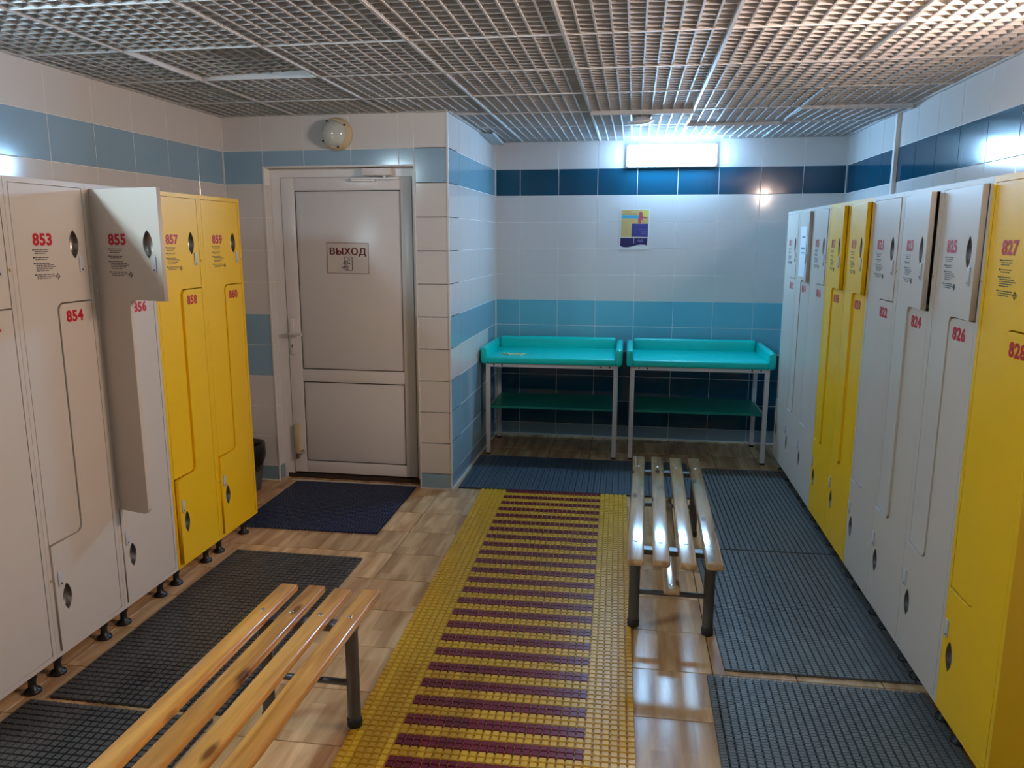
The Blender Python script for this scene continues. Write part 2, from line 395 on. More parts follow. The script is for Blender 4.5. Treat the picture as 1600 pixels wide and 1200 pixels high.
for a, b, s in ((xl, 1, 1), (xr, -1, -1)):
    yy = YD if s > 0 else YB
    ed.add([(a(YN), YN, ZCEIL-.001), (a(YN)+.018*s, YN, ZCEIL-.001), (a(yy)+.018*s, yy, ZCEIL-.001), (a(yy), yy, ZCEIL-.001),
            (a(YN), YN, ZCEIL+.02), (a(YN)+.018*s, YN, ZCEIL+.02), (a(yy)+.018*s, yy, ZCEIL+.02), (a(yy), yy, ZCEIL+.02)],
           [(0, 1, 2, 3), (7, 6, 5, 4), (0, 4, 5, 1), (1, 5, 6, 2), (2, 6, 7, 3), (3, 7, 4, 0)])
ed.build('edge_angle', ALU, slab)

# ------------------------------------------------------------------ lamps
def rect_lamp(name, label, loc, rz, col, power, ext=True):
    t = thing(name, label, 'lamp', loc, rz, 'rectangular wall lamps')
    L, H, D = .67, .166, .085
    b = obj('base', rbox_mesh('base', L, .062, H, .014, 3), TRIM, t, (0, -.0315, 0))
    d = obj('diffuser', rbox_mesh('diffuser', L-.012, .036, H-.012, .017, 4), emit('lamp_glow_'+label[:9], col, power), t, (0, -.0665, 0))
    for s in (-1, 1): obj('clip', rbox_mesh('clip', .03, .03, .006, .002), TRIM, t, (s*.2, -.050, H/2+.0022))
    return t
rect_lamp('wall_lamp', 'lit white rectangular wall lamp above the changing tables', (.182, YB, 2.207), 0, COOL, P_BACK)
yl_ = 1.50
rect_lamp('wall_lamp', 'lit rectangular lamp high on the left wall near the viewer', (xl(yl_), yl_, 2.225), PI/2+AW, NEUTRAL, P_LEFT)
yr_ = 2.30
rect_lamp('wall_lamp', 'lit warm rectangular lamp high on the right wall near the viewer', (xr(yr_), yr_, 2.11), -PI/2+AQ, WARM, P_RIGHT)

t = thing('round_lamp', 'unlit round cream bulkhead lamp with ribbed glass above the door', 'lamp', (-1.856, YD, 2.213), 0)
RX = Matrix.Rotation(PI/2, 4, 'X')   # lathe z -> -y
MB().lathe([(.096, 0), (.098, .012), (.094, .022), (.088, .03), (.084, .055), (.080, .058), (.076, .056)], 40, RX, cap=False).build('rim', CREAM, t)
MB().lathe([(.077, .050), (.076, .062), (.070, .078), (.056, .092), (.036, .101), (.016, .105), (.003, .106)], 40, RX).build('glass', GLASS, t)
ribs = MB()
for k in range(24):
    a = 2*PI*k/24
    ribs.tube([(r*math.cos(a), -z, r*math.sin(a)) for r, z in ((.075, .0625), (.0695, .0785), (.0556, .0925), (.0357, .1015), (.012, .1055))], .0011, 5)
ribs.build('glass_ribs', GLASS, t)
for a in (.6, 2.1, 3.7, 5.0): MB().lathe([(.006, .055), (.006, .061), (.003, .063)], 10, Matrix.Translation((.0825*math.cos(a), 0, .0825*math.sin(a))) @ RX).build('rim_screw', BLACK, t)

t = thing('smoke_detector', 'small white dome hanging loose under the ceiling grille', 'detector', (-.040, 4.95, ZCEIL-.034), 0)
t.rotation_euler = (.12, -.10, 0)
MB().lathe([(.074, .004), (.078, -.002), (.072, -.010), (.05, -.018), (.02, -.022), (.004, -.023)], 32).build('dome', TRIM, t)
MB().lathe([(.05, .004), (.05, .024), (.03, .030), (.02, .036)], 24).build('collar', PLAS, t)
t = thing('metal_bracket', 'loose grey metal bracket under the ceiling by the alcove corner', 'bracket', (XP+.045, 5.78, ZCEIL-.020), 0)
t.rotation_euler = (-.06, .10, .0)
MB().box(-.045, .05, -.22, .22, 0, .004).box(-.045, -.041, -.22, .22, 0, .02).build('plate', ALU, t)
MB().box(.046, .05, -.22, .22, 0, .022).build('flange', ALU, t)

# ------------------------------------------------------------------ door
dr = struct(MB().box(OX0, OX0+.066, YD+RD, YD+RD+.06, 0, OZ).box(OX1-.042, OX1, YD+RD, YD+RD+.06, 0, OZ).box(OX0+.066, OX1-.042, YD+RD, YD+RD+.06, OZ-.055, OZ).build('door_1', UPVC))
dr['label'] = 'white plastic exit door with two panels set back in the tiled wall'
LX0, LX1, LZ0, LZ1 = -2.282, -1.424, .042, 1.968
YF = YD+RD-.006
lf = MB()
def ring(m, x0, x1, z0, z1, wl_, wr_, wb_, wt_, y0, y1):
    m.box(x0, x0+wl_, y0, y1, z0, z1); m.box(x1-wr_, x1, y0, y1, z0, z1); m.box(x0+wl_, x1-wr_, y0, y1, z0, z0+wb_); m.box(x0+wl_, x1-wr_, y0, y1, z1-wt_, z1)
A0, A1 = -2.194, -1.497
def obox(name, x0, x1, z0, z1, y0, y1, mat, par, bev=.004):
    return obj(name, rbox_mesh(name, x1-x0, y1-y0, z1-z0, bev, 2), mat, par, ((x0+x1)/2, (y0+y1)/2, (z0+z1)/2))
obox('leaf_stile', LX0, A0, LZ0, LZ1, YF, YF+.05, UPVC, dr); obox('leaf_stile', A1, LX1, LZ0, LZ1, YF, YF+.05, UPVC, dr)
obox('leaf_rail', A0, A1, 1.888, LZ1, YF, YF+.05, UPVC, dr); obox('leaf_rail', A0, A1, .664, .746, YF, YF+.05, UPVC, dr); obox('leaf_rail', A0, A1, LZ0, .120, YF, YF+.05, UPVC, dr)
obox('leaf_panel', A0+.002, A1-.002, .749, 1.885, YF+.012, YF+.03, UPVC2, dr, .002); obox('leaf_panel', A0+.002, A1-.002, .123, .661, YF+.012, YF+.03, UPVC2, dr, .002)
gk = MB(); ring(gk, A0-.001, A1+.001, .747, 1.887, .004, .004, .004, .004, YF+.006, YF+.013); ring(gk, A0-.001, A1+.001, .121, .663, .004, .004, .004, .004, YF+.006, YF+.013)
gk.build('gasket', BLACK, dr)
gp = MB().box(LX0-.006, LX0, YF+.012, YF+.03, LZ0, LZ1).box(LX1, LX1+.006, YF+.012, YF+.03, LZ0, LZ1).box(LX0, LX1, YF+.012, YF+.03, LZ1, LZ1+.005); gp.build('leaf_seal', BLACK, dr)
th = MB().box(OX0+.02, OX1, YF+.004, YF+.09, 0, .03); th.build('threshold', noisy('dark_sill', (.05, .035, .03), .5, .2), dr)
MB().box(OX0+.066, OX1, YD+.02, YD+.03, 0, .006).build('sill_strip', TRIM, dr)
# handle on a back plate
hp = obox('handle_plate', -2.268, -2.236, .842, 1.080, YF-.010, YF, UPVC, dr, .006)
MB().tube([(-2.252, YF-.008, .985), (-2.252, YF-.046, .985), (-2.244, YF-.052, .985), (-2.165, YF-.052, .982)], .0095, 12).build('lever', UPVC, hp).matrix_parent_inverse = Matrix.Translation(hp.location).inverted()
kh = MB().lathe([(.005, 0), (.005, .002)], 12, Matrix.Translation((-2.252, YF-.010, .905)) @ RX).box(-2.254, -2.250, YF-.012, YF-.010, .888, .903).build('keyhole', BLACK, hp); kh.matrix_parent_inverse = Matrix.Translation(hp.location).inverted()
# foot bolt at the lower corner
fb = obox('door_stop', -2.262, -2.226, .172, .378, YF-.030, YF, CREAM, dr, .008)
k = MB().box(-2.252, -2.238, YF-.034, YF-.008, .140, .176).tube([(-2.226, YF-.02, .19), (-2.205, YF-.02, .20), (-2.205, YF-.02, .175)], .005, 8).build('lever', METAL, fb); k.matrix_parent_inverse = Matrix.Translation(fb.location).inverted()
# closer
cb = obox('closer_body', -1.722, -1.540, 1.972, 2.018, YF-.055, YF+.0, UPVC, dr, .008)
k = MB().tube([(-1.585, YF-.03, 1.972), (-1.585, YF-.03, 1.958)], .010, 12).box(-1.80, -1.500, YF-.038, YF-.026, 1.950, 1.959).box(-1.80, -1.655, YF-.030, YF-.006, 1.940, 1.949).build('closer_arm', UPVC, cb); k.matrix_parent_inverse = Matrix.Translation(cb.location).inverted()
# exit sign
sx0, sx1, sz0, sz1 = -1.995, -1.716, 1.372, 1.566
t = thing('exit_sign', 'white exit sign with dark red lettering and running figure on the door', 'sign', ((sx0+sx1)/2, YF+.012, (sz0+sz1)/2)); t.rotation_euler = (0, .012, 0)
SW, SH = (sx1-sx0)/2, (sz1-sz0)/2
MB().box(-SW, SW, -.002, 0, -SH, SH).build('plate', noisy('sign_white', (.74, .73, .73), .35, .01), t)
bd = MB(); ring(bd, -SW, SW, -SH, SH, .0028, .0028, .0028, .0028, -.0026, -.0018); bd.build('border', MAROONINK, t)
lt = text_mesh('ВЫХОД', .060, 0.0, 1.06, spacing=1.06)
bmx = bmesh.new()
for q, (dx, dz) in enumerate(((-.0020, 0), (-.0010, .0006), (0, 0), (.0010, -.0006), (.0020, 0))):
    c_ = lt.copy(); c_.transform(Matrix.Translation((dx, -.00008*q, dz))); bmx.from_mesh(c_)
ltm = bpy.data.meshes.new('lettering'); bmx.to_mesh(ltm); bmx.free()
obj('lettering', ltm, MAROONINK, t, (0, -.0026, .040))
pg = MB(); ring(pg, -.022, .030, -.078, .010, .0035, .0035, .0035, .0035, -.0026, -.0018); pg.build('doorway_outline', INK, t)
rn = MB()
def stroke(m, pts, wd_=.003, y=-.0028):
    for (x0, z0), (x1, z1) in zip(pts[:-1], pts[1:]):
        a = math.atan2(z1-z0, x1-x0); L = math.hypot(x1-x0, z1-z0)
        m.box(-wd_/2, L+wd_/2, -.0004, .0004, -wd_/2, wd_/2, Matrix.Translation((x0, y, z0)) @ Matrix.Rotation(-a, 4, 'Y'))
for k in range(10):
    a, b = 2*PI*k/10, 2*PI*(k+1)/10; stroke(rn, [(.004+.008*math.cos(a), -.008+.008*math.sin(a)), (.004+.008*math.cos(b), -.008+.008*math.sin(b))], .0025)
stroke(rn, [(-.004, -.018), (-.024, -.020), (-.030, -.034), (-.024, -.036), (-.018, -.026), (-.012, -.026)])
stroke(rn, [(-.004, -.018), (.004, -.030), (.013, -.030), (.013, -.036), (.001, -.036), (-.004, -.030), (-.010, -.042)])
stroke(rn, [(-.012, -.026), (-.020, -.046), (-.024, -.056), (-.040, -.056), (-.040, -.063), (-.019, -.063), (-.012, -.052)])
stroke(rn, [(-.010, -.042), (.002, -.054), (-.002, -.072), (-.009, -.072), (-.006, -.058), (-.014, -.050)])
rn.build('running_figure', bsdf('navy_print', (.03, .03, .09), .5)[0], t)

# ------------------------------------------------------------------ lockers
def arc(cx, cz, r, a0, a1, n=6): return [(cx+r*math.cos(a0+(a1-a0)*k/n), cz+r*math.sin(a0+(a1-a0)*k/n)) for k in range(n+1)]
def lens(cx, cz, hw, hh, n=10):
    R = (hw*hw+hh*hh)/(2*hw); a = math.asin(hh/R); c = R-hw
    return [(cx-c+R*math.cos(t_), cz+R*math.sin(t_)) for t_ in np.linspace(-a, a, n)] + [(cx+c-R*math.cos(t_), cz+R*math.sin(t_)) for t_ in np.linspace(a, -a, n)[1:-1]]
LK = {}
DT = .018
def locker_meshes(wd_, H):
    key = (wd_, H)
    if key in LK: return LK[key]
    uL, uR, us, z1, z2, zt, zb, g, r = .0205, wd_-.0205, wd_*.48, .422, 1.265*H/1.69, H-.0195, .0195, .004, .028
    up = [(uL, zt), (uL, z1)] + arc(us-r, z1+r, r, -PI/2, 0) + arc(us+r, z2-r, r, PI, PI/2) + [(uR, z2), (uR, zt)]
    z1b, z2b = z1-g, z2-g
    lo = [(uL, z1b), (uL, zb), (uR, zb), (uR, z2b)] + arc(us+g+r, z2b-r+.0, r, PI/2, PI) + arc(us-r+g, z1b+r, r, 0, -PI/2)
    hu = lens(.302*wd_/.385, 1.470*H/1.69, .024, .051); hl = lens(.074*wd_/.385, .208, .023, .051)
    sh = lambda P, du: [(x-du, z) for x, z in P]
    mu = curve_mesh('upper_door', [sh(up, uL), sh(hu, uL)], DT/2, .0012); ml_ = curve_mesh('lower_door', [sh(lo, uR), sh(hl, uR)], DT/2, .0012)
    T = .018; D = .49
    b = MB()
    b.box(0, T, 0, D, 0, H); b.box(wd_-T, wd_, 0, D, 0, H); b.box(T, wd_-T, 0, D, H-T, H); b.box(T, wd_-T, 0, D, 0, T)
    b.box(T, wd_-T, D-.006, D, T, H-T)
    b.box(us-.005, us+.009, .025, D-.006, z1, z2); b.box(T, us, .025, D-.006, z1-.014, z1); b.box(us, wd_-T, .025, D-.006, z2, z2+.014)
    body = b.mesh('body')
    # concave metal cup behind the cut-out
    def cup(outline, c):
        m = MB(); n = len(outline); rings = []
        for k, (f, y) in enumerate(((.975, .0015), (.965, .014), (.84, .022), (.5, .0265), (.12, .028))):
            rings.append([(c[0]+(x-c[0])*f, y, c[1]+(z-c[1])*f) for x, z in outline])
        vs_ = [p for g_ in rings for p in g_]; fs = [(i*n+k, (i+1)*n+k, (i+1)*n+(k+1) % n, i*n+(k+1) % n) for i in range(4) for k in range(n)]
        m.add(vs_, fs, True); m.add(rings[-1], [tuple(range(n))]); return m.mesh('handle')
    cu_, cl_ = (.302*wd_/.385-uL, 1.470*H/1.69), (.074*wd_/.385-uR, .208)
    hum = cup(sh(lens(.302*wd_/.385, 1.470*H/1.69, .0245, .0515), uL), cu_); hum.materials.append(METAL)
    hlm = cup(sh(lens(.074*wd_/.385, .208, .0235, .0515), uR), cl_); hlm.materials.append(METAL)
    leg = MB().lathe([(.028, 0), (.029, .006), (.026, .012), (.014, .018), (.013, .045), (.018, .06), (.018, .085), (.024, .0995)], 18).mesh('leg'); leg.materials.append(BLACK)
    lock = rbox_mesh('lock', .021, .005, .058, .0024, 2); lock.materials.append(PLAS)
    key_ = MB().lathe([(.0035, 0), (.0035, .001)], 10, RX).mesh('keyhole'); key_.materials.append(INK)
    led = MB().lathe([(.005, 0), (.005, .002), (.0025, .0035)], 12, RX).mesh('stud'); led.materials.append(BRASS)
    # printed instructions: short unreadable lines and a small diamond mark
    rnd = random.Random(3); tx = MB(); z = .0
    for nl in (3, 2, 5, 3):
        for li in range(nl):
            x = .0 if li else -.004; L = rnd.uniform(.055, .088) if li < nl-1 else rnd.uniform(.03, .06)
            if li == 0: tx.box(-.010, -.005, -.0002, .0002, z-.0025, z+.0025)
            while x < L:
                wl2 = rnd.uniform(.006, .018); tx.box(x, x+wl2, -.0002, .0002, z-.0012, z+.0012); x += wl2+.003
            z -= .0062
        z -= .0075
    zz = z+.018
    for s in (1, -1):
        for q in ((.098, .112), (.112, .098)): pass
    stroke(tx, [(.088, zz), (.098, zz+.010), (.108, zz), (.098, zz-.010), (.088, zz)], .0012, 0)
    stroke(tx, [(.088, zz), (.108, zz)], .002, 0); stroke(tx, [(.098, zz-.009), (.098, zz+.009)], .001, 0)
    txm = tx.mesh('instructions'); txm.materials.append(INK)
    LK[key] = dict(up=mu, lo=ml_, body=body, hu=hum, hl=hlm, leg=leg, lock=lock, key=key_, led=led, txt=txm, uL=uL, uR=uR)
    return LK[key]
MCOPY = {}
def withmat(me, mat):
    k = (me.name, mat.name)
    if k not in MCOPY: c = me.copy(); c.materials.clear(); c.materials.append(mat); MCOPY[k] = c
    return MCOPY[k]
def locker(row, odd, even, k, mat, aup, alo, label, H, wd_, org, rz, lift=0.0):
    m = locker_meshes(wd_, H)
    t = thing('locker', label, 'locker', org, rz, 'lockers along the '+row+' wall')
    obj('body', withmat(m['body'], mat), None, t, (0, 0, .1))
    s = wd_/.385
    u = obj('upper_door', withmat(m['up'], mat), None, t, (m['uL'], 0, .1), (0, 0, -math.radians(aup)))
    l = obj('lower_door', withmat(m['lo'], mat), None, t, (m['uR'], 0, .1), (0, 0, math.radians(alo)))
    obj('handle', m['hu'], None, u); obj('handle', m['hl'], None, l)
    q = H/1.69
    n = obj('number', text_mesh(str(odd), .0545, .0021, 1.06, spacing=1.08), RED, u, (.148*s-m['uL'], -.0007, 1.485*q))
    n = obj('number', text_mesh(str(even), .0545, .0021, 1.03, spacing=1.08), RED, l, (.265*s-m['uR'], -.0007, 1.212*q))
    obj('instructions', m['txt'], None, u, (.106*s-m['uL'], -.0007, 1.452*q))
    lk = obj('lock', m['lock'], None, u, (.328*s-m['uL'], -.002, 1.398*q)); obj('lock', m['lock'], None, l, (.044*s-m['uR'], -.002, .290))
    obj('keyhole', m['key'], None, u, (.329*s-m['uL'], -.0042, 1.378*q)); obj('keyhole', m['key'], None, l, (.047*s-m['uR'], -.0042, .270))
    obj('stud', m['led'], None, t, (wd_-.010, 0, .1+1.389*q)); obj('stud', m['led'], None, t, (.010, 0, .1+.294))
    for lx in (.062, wd_-.062):
        for ly in (.058, .43):
            g_ = obj('leg', m['leg'], None, t, (lx, ly, lift if ly < .1 else 0))
            if lift and ly < .1: g_.scale.z = (.0995-lift)/.0995
    return t, u
AL, ARR = .0159, .0143
XLL, YL0, MLL, HL = -2.0636, 3.7833, .3839, 1.690
XRL, YR0, MRR, HR = .9433, 5.4947, .3763, 1.670
LEFT = [(859, LY, 0, 1.6, 'yellow locker at the end of the left row with doors 859 and 860'),
        (857, LY, 0, 3.2, 'yellow locker with doors 857 and 858 behind the open locker door'),
        (855, LW, 105, .8, 'white locker with its upper door 855 standing wide open'),
        (853, LW, 0, 1.3, 'white closed locker with doors 853 and 854 at left'),
        (851, LW, 0, 0.6, 'white locker cut by the left picture edge, lower door 852')]
for k, (n, mat, au, al_, lab) in enumerate(LEFT):
    tx_, ty_ = math.sin(AL), -math.cos(AL); s = (k+1)*MLL
    locker('left', n, n+1, k, mat, au, al_, lab, HL, MLL-.001, (XLL+tx_*s, YL0+ty_*s, 0), PI/2+AL)
RIGHT = [(811, LW, .3, 1.2, 'white locker with doors 811 and 812 beside the changing table'),
         (813, LW, 3.1, 1.6, 'white locker with a paper notice on its upper door, lower door 814'),
         (815, LW, .6, 1.2, 'white locker with doors 815 and 816, next to the yellow pair'),
         (817, LY, 3.4, 1.0, 'yellow locker 817 and 818 adjoining a white locker on its far side'),
         (819, LY, 3.5, .5, 'yellow locker 819 and 820 adjoining a white locker on its near side'),
         (821, LW, .4, 1.2, 'white locker with doors 821 and 822, upper door shut'),
         (823, LW, 4.6, 1.8, 'white locker with doors 823 and 824, upper door ajar with dark gap'),
         (825, LW, 3.2, 1.8, 'white locker with doors 825 and 826 beside the nearest yellow locker'),
         (827, LY, 0, 1.4, 'nearest yellow locker at the right edge with doors 827 and 828')]
for k, (n, mat, au, al_, lab) in enumerate(RIGHT):
    tx_, ty_ = math.sin(ARR), -math.cos(ARR); s = k*MRR
    t, ud = locker('right', n, n+1, k, mat, au, al_, lab, HR, MRR-.001, (XRL+tx_*s, YR0+ty_*s, 0), -PI/2+ARR, lift=.0112)
    if n == 813:
        bpy.context.view_layer.update()
        Mw = t.matrix_world @ Matrix.Translation((.0205, 0, .1)) @ Matrix.Rotation(-math.radians(au), 4, 'Z')
        p = Mw @ Vector((.175, -.0016, 1.42))
        pn = thing('paper_notice', 'white paper notice taped to a white locker door near the changing table', 'paper', p, -PI/2+ARR-math.radians(au))
        MB().box(-.112, .112, 0, .0006, -.148, .148).build('sheet', PAPER, pn)
        ln = MB(); rd = random.Random(5)
        for z, sz, L in ((.085, .011, .10), (.018, .012, .15), (-.008, .007, .13)):
            x = -L/2
            while x < L/2: wq = rd.uniform(.012, .026); ln.box(x, x+wq, -.0004, 0, z-sz/2, z+sz/2); x += wq+.006
        ln.build('print', bsdf('grey_blue_print', lin(110, 120, 150), .6)[0], pn)

# ------------------------------------------------------------------ changing tables
def table(label, x0, x1, yf, rz):
    t = thing('changing_table', label, 'table', ((x0+x1)/2, yf, 0), rz, 'padded changing tables')
    W = (x1-x0)/2; D = .53; tb = .030
    for sx in (-1, 1):
        for yy in (0, D-tb):
            lg = MB().box(sx*W-(tb/2), sx*W+(tb/2), yy, yy+tb, .012, .695).build('leg', TUBEW, t)
            MB().box(sx*W-(tb/2)-.001, sx*W+(tb/2)+.001, yy-.001, yy+tb+.001, 0, .014).build('foot', BLACK, lg)
    fr = MB(); ring(fr, -W+tb/2, W-tb/2, .668, .696, .0, .0, .014, .014, 0, tb)
    MB().box(-W+tb/2, W-tb/2, 0, tb, .668, .696).build('front_rail', TUBEW, t); MB().box(-W+tb/2, W-tb/2, D-tb, D, .668, .696).build('back_rail', TUBEW, t)
    for sx in (-1, 1): MB().box(sx*W-tb/2, sx*W+tb/2, tb, D-tb, .668, .696).build('side_rail', TUBEW, t); MB().box(sx*W-.012, sx*W+.012, tb, D-tb, .34, .352).build('shelf_rail', TUBEW, t)
    for x in (-W+.045, -W+.105, W-.105, W-.045): MB().lathe([(.006, 0), (.006, .003), (.003, .005)], 10, Matrix.Translation((x, 0, .682)) @ RX).build('bolt', BLACK, t)
    obj('shelf', rbox_mesh('shelf', 2*W-.034, D-.03, .018, .002, 1), TEALB, t, (0, D/2, .363))
    obj('pad', rbox_mesh('pad', 2*W+.01, D+.05, .050, .018, 4), TEAL, t, (0, D/2-.012, .7215))
    for sx in (-1, 1): obj('side_bolster', rbox_mesh('side_bolster', .050, D+.085, .125, .024, 5), TEAL, t, (sx*(W+.021), D/2-.012, .757))
    obj('back_bolster', rbox_mesh('back_bolster', 2*W-.012, .055, .125, .024, 5), TEAL, t, (0, D+.012, .770))
    return t
table('teal padded changing table beside the blue tiled alcove wall', -1.106, -.172, 5.515, .018)
table('teal padded changing table next to the right lockers', -.052, .884, 5.545, .018)
pts = []
rd = random.Random(11); base = Vector((-1.02, 5.615, .749))
for k in range(46):
    a = k/45
    pts.append((base.x+.17*a+.012*math.sin(k*1.3), base.y+.03*math.sin(k*.62)+.012*math.sin(k*1.9)-.02*a, .7505+.003*abs(math.sin(k*.8))))
eb = MB().tube(pts, .0032, 6).build('elastic_band', BAND); tag(eb, 'pale crumpled elastic cord lying on the left teal changing pad', 'cord')

# ------------------------------------------------------------------ poster on the back wall
t = thing('poster', 'small poster with beach scene and navy panels on the back wall', 'poster', (-.076, YB-.0028, 1.667)); t.rotation_euler = (0, .010, 0)
MB().box(-.114, .114, 0, .0012, -.154, .154).build('sheet', noisy('poster_white', (.74, .76, .78), .3, .01), t)
def patch(name, P, mat, y):
    m = MB(); m.add([(x, -y, z) for x, z in P]+[(x, 0, z) for x, z in P], [tuple(range(len(P)))]+[(i, (i+1) % len(P), len(P)+(i+1) % len(P), len(P)+i) for i in range(len(P))]); return m.build(name, mat, t)
patch('sand', [(-.104, -.060), (.104, -.060), (.104, .146), (-.104, .146)][::1], noisy('poster_sand', lin(206, 178, 116), .35, .18, (14, 14, 14)), .0003)
patch('sun_glow', [(.062, .10), (.104, .092), (.104, .146), (.052, .146)], bsdf('poster_yellow', lin(214, 206, 100), .35)[0], .0005)
patch('sky_band', [(-.104, .081), (.03, .081), (.03, .107), (-.104, .107)], bsdf('poster_sky', lin(78, 172, 200), .35)[0], .0005)
patch('text_panel', [(-.022, -.058), (.102, -.058), (.102, .042), (-.022, .042)], bsdf('poster_indigo', lin(58, 62, 132), .35)[0], .0006)
patch('lower_panel', [(-.106, -.128), (-.085, -.137), (-.055, -.139), (-.02, -.133), (.02, -.121), (.055, -.116), (.085, -.118), (.1, -.124), (.102, -.066), (-.106, -.066)], bsdf('poster_navy', lin(34, 30, 88), .35)[0], .0004)
patch('divider', [(-.003, -.108), (.000, -.108), (.000, -.064), (-.003, -.064)], bsdf('poster_line', (.7, .72, .74), .35)[0], .0008)
fig = [(.026, .044), (.024, .080), (.028, .100), (.030, .124), (.040, .132), (.052, .130), (.058, .118), (.056, .104), (.060, .094), (.078, .090), (.094, .090), (.094, .083), (.072, .083), (.056, .084), (.064, .068), (.070, .060), (.062, .058), (.050, .076), (.046, .060), (.048, .044)]
patch('figure', fig, bsdf('poster_coral', lin(186, 84, 96), .35)[0], .0008)
ll = MB()
rd = random.Random(9)
for z, x0, x1 in ((.132, -.092, -.02), (.117, -.092, .01), ): 
    x = x0
    while x < x1: wq = rd.uniform(.006, .014); ll.box(x, min(x+wq, x1), -.0009, 0, z-.003, z+.003); x += wq+.003
ll.build('heading', bsdf('poster_brown', lin(150, 126, 70), .4)[0], t)
ll = MB()
for z, x0, x1 in ((.033, -.01, .08), (.002, .0, .09), (-.014, .05, .09), (-.03, .05, .095)):
    x = x0
    while x < x1: wq = rd.uniform(.006, .014); ll.box(x, min(x+wq, x1), -.0010, 0, z-.002, z+.002); x += wq+.003
for k in range(7): ll.box(.028+k*.006, .032+k*.006, -.0010, 0, -.096+.004*math.sin(k*2), -.078+.006*math.sin(k*1.7))
ll.build('small_print', bsdf('poster_lilac', lin(120, 126, 176), .4)[0], t)

# ------------------------------------------------------------------ benches
def bench(label, xl_, yfar, ztop, length, mat, rz=0.0, tilt=(), lift=(0, 0)):
    t = thing('bench', label, 'bench', (xl_+.18, yfar-length/2, 0), rz, 'slatted wooden benches')
    sw, th_ = .066, .026
    xs = [-.15, -.05, .05, .15]
    me = rbox_mesh('slat', sw, length, th_, .008, 3); me.materials.append(mat)
    for i, x in enumerate(xs):
        s = obj('slat', me, None, t, (x, (0, .004, -.004, .006)[i], ztop-th_/2))
        s.rotation_euler.z = (tilt[i] if tilt else 0)
    L2 = length/2-.195
    for sy in (-1, 1):
        y = sy*L2
        for sx in (-1, 1):
            x = sx*.15; zf = lift[0] if sx < 0 else lift[1]
            lg = MB().tube([(x, y, zf+.012), (x, y, ztop-th_-.004)], .022, 16, sx=.85, sy=1.0).build('leg', TUBEG, t)
            MB().lathe([(.024, 0), (.025, .004), (.025, .028), (.022, .03)], 16, Matrix.Translation((x, y, zf))).build('foot_cap', BLACK, lg)
        MB().box(-.17, .17, y-.02, y+.02, ztop-th_-.022, ztop-th_-.0005).build('top_rail', TUBEG, t)
        MB().tube([(-.15, y, .165), (.15, y, .165)], .011, 12).build('cross_bar', TUBEG, t)
        for x in xs: MB().lathe([(.0085, 0), (.0085, .0008), (.004, .0015)], 12, Matrix.Translation((x, y-.004, ztop))).build('screw', CHROME, t)
    st = obj('foot_slat', rbox_mesh('foot_slat', .066, length-.30, .026, .009, 3), mat, t, (0, 0, .189))
    for sy in (-1, 1): MB().lathe([(.008, 0), (.008, .001), (.004, .0016)], 12, Matrix.Translation((0, sy*L2, .2022))).build('screw', CHROME, t)
    return t
bench('varnished pine slatted bench in the left foreground', -1.221, 2.375, .400, 1.48, PINE, 0.0, lift=(0, .0126))
bench('worn pine slatted bench beside the right lockers', -.022, 4.290, .383, 1.47, PINE2, -.004, lift=(.0126, 0))

# ------------------------------------------------------------------ mats
def pads(m, nx, ny, px, py, fx, fy, z0, z1, ox, oy, taper=.75, sel=None):
    V = []; Fc = []
    for i in range(nx):
        for j in range(ny):
            if sel and not sel(i, j): continue
            cx, cy = ox+(i+.5)*px, oy+(j+.5)*py; a, b = px*fx/2, py*fy/2; n = len(V)
            V += [(cx-a, cy-b, z0), (cx+a, cy-b, z0), (cx+a, cy+b, z0), (cx-a, cy+b, z0)]
            a2, b2 = a*taper, b*taper
            V += [(cx-a2, cy-b2, z1), (cx+a2, cy-b2, z1), (cx+a2, cy+b2, z1), (cx-a2, cy+b2, z1)]
            Fc += [(n+4, n+5, n+6, n+7), (n, n+1, n+5, n+4), (n+1, n+2, n+6, n+5), (n+2, n+3, n+7, n+6), (n+3, n, n+4, n+7)]
    m.add(V, Fc)
def grid_bars(m, nx, ny, px, py, ox, oy, wx, wy, z0, z1):
    for i in range(nx): m.box(ox+(i+.5)*px-wx/2, ox+(i+.5)*px+wx/2, oy+.002, oy+ny*py-.002, z0, z1)
    for j in range(ny): m.box(ox+.002, ox+nx*px-.002, oy+(j+.5)*py-wy/2, oy+(j+.5)*py+wy/2, z0, z1)
def grid_mat(name, label, x0, y0, wx, wy, rz, mat, px=.0275, py=.0275, fx=.80, fy=.92, h=.011, sub=2, group='rubber grid mats'):
    """corner (x0,y0) near-left, extends +x,+y rotated by rz"""
    t = thing(name, label, 'mat', (x0, y0, 0), rz, group)
    nx, ny = max(2, round(wx/px)), max(2, round(wy/py)); px, py = wx/nx, wy/ny
    m = MB(); pads(m, nx, ny*sub, px, py/sub, fx, fy, .003, h, 0, 0, .90)
    o = m.build('treads', mat, t); o['kind'] = 'stuff'
    g = MB(); grid_bars(g, nx, ny, px, py, 0, 0, px*.55, py*.7, .0005, .0045); o = g.build('mesh_base', BLACK, t); o['kind'] = 'stuff'
    return t
MA = .020
grid_mat('rubber_mat', 'charcoal grid mat along the left lockers, the farther one', -2.012, 2.158, .680, 1.325, MA*.6, RUBK, fx=.88, fy=.84, sub=1)
grid_mat('rubber_mat', 'charcoal grid mat in the bottom left corner under the bench', -2.052, .85, .690, 1.285, .008, RUBK, fx=.88, fy=.84, sub=1)
grid_mat('rubber_mat', 'slate grid mat by the right lockers, farthest of three in line', .437, 3.915, .640, 1.46, .036, RUBK2, sub=2)
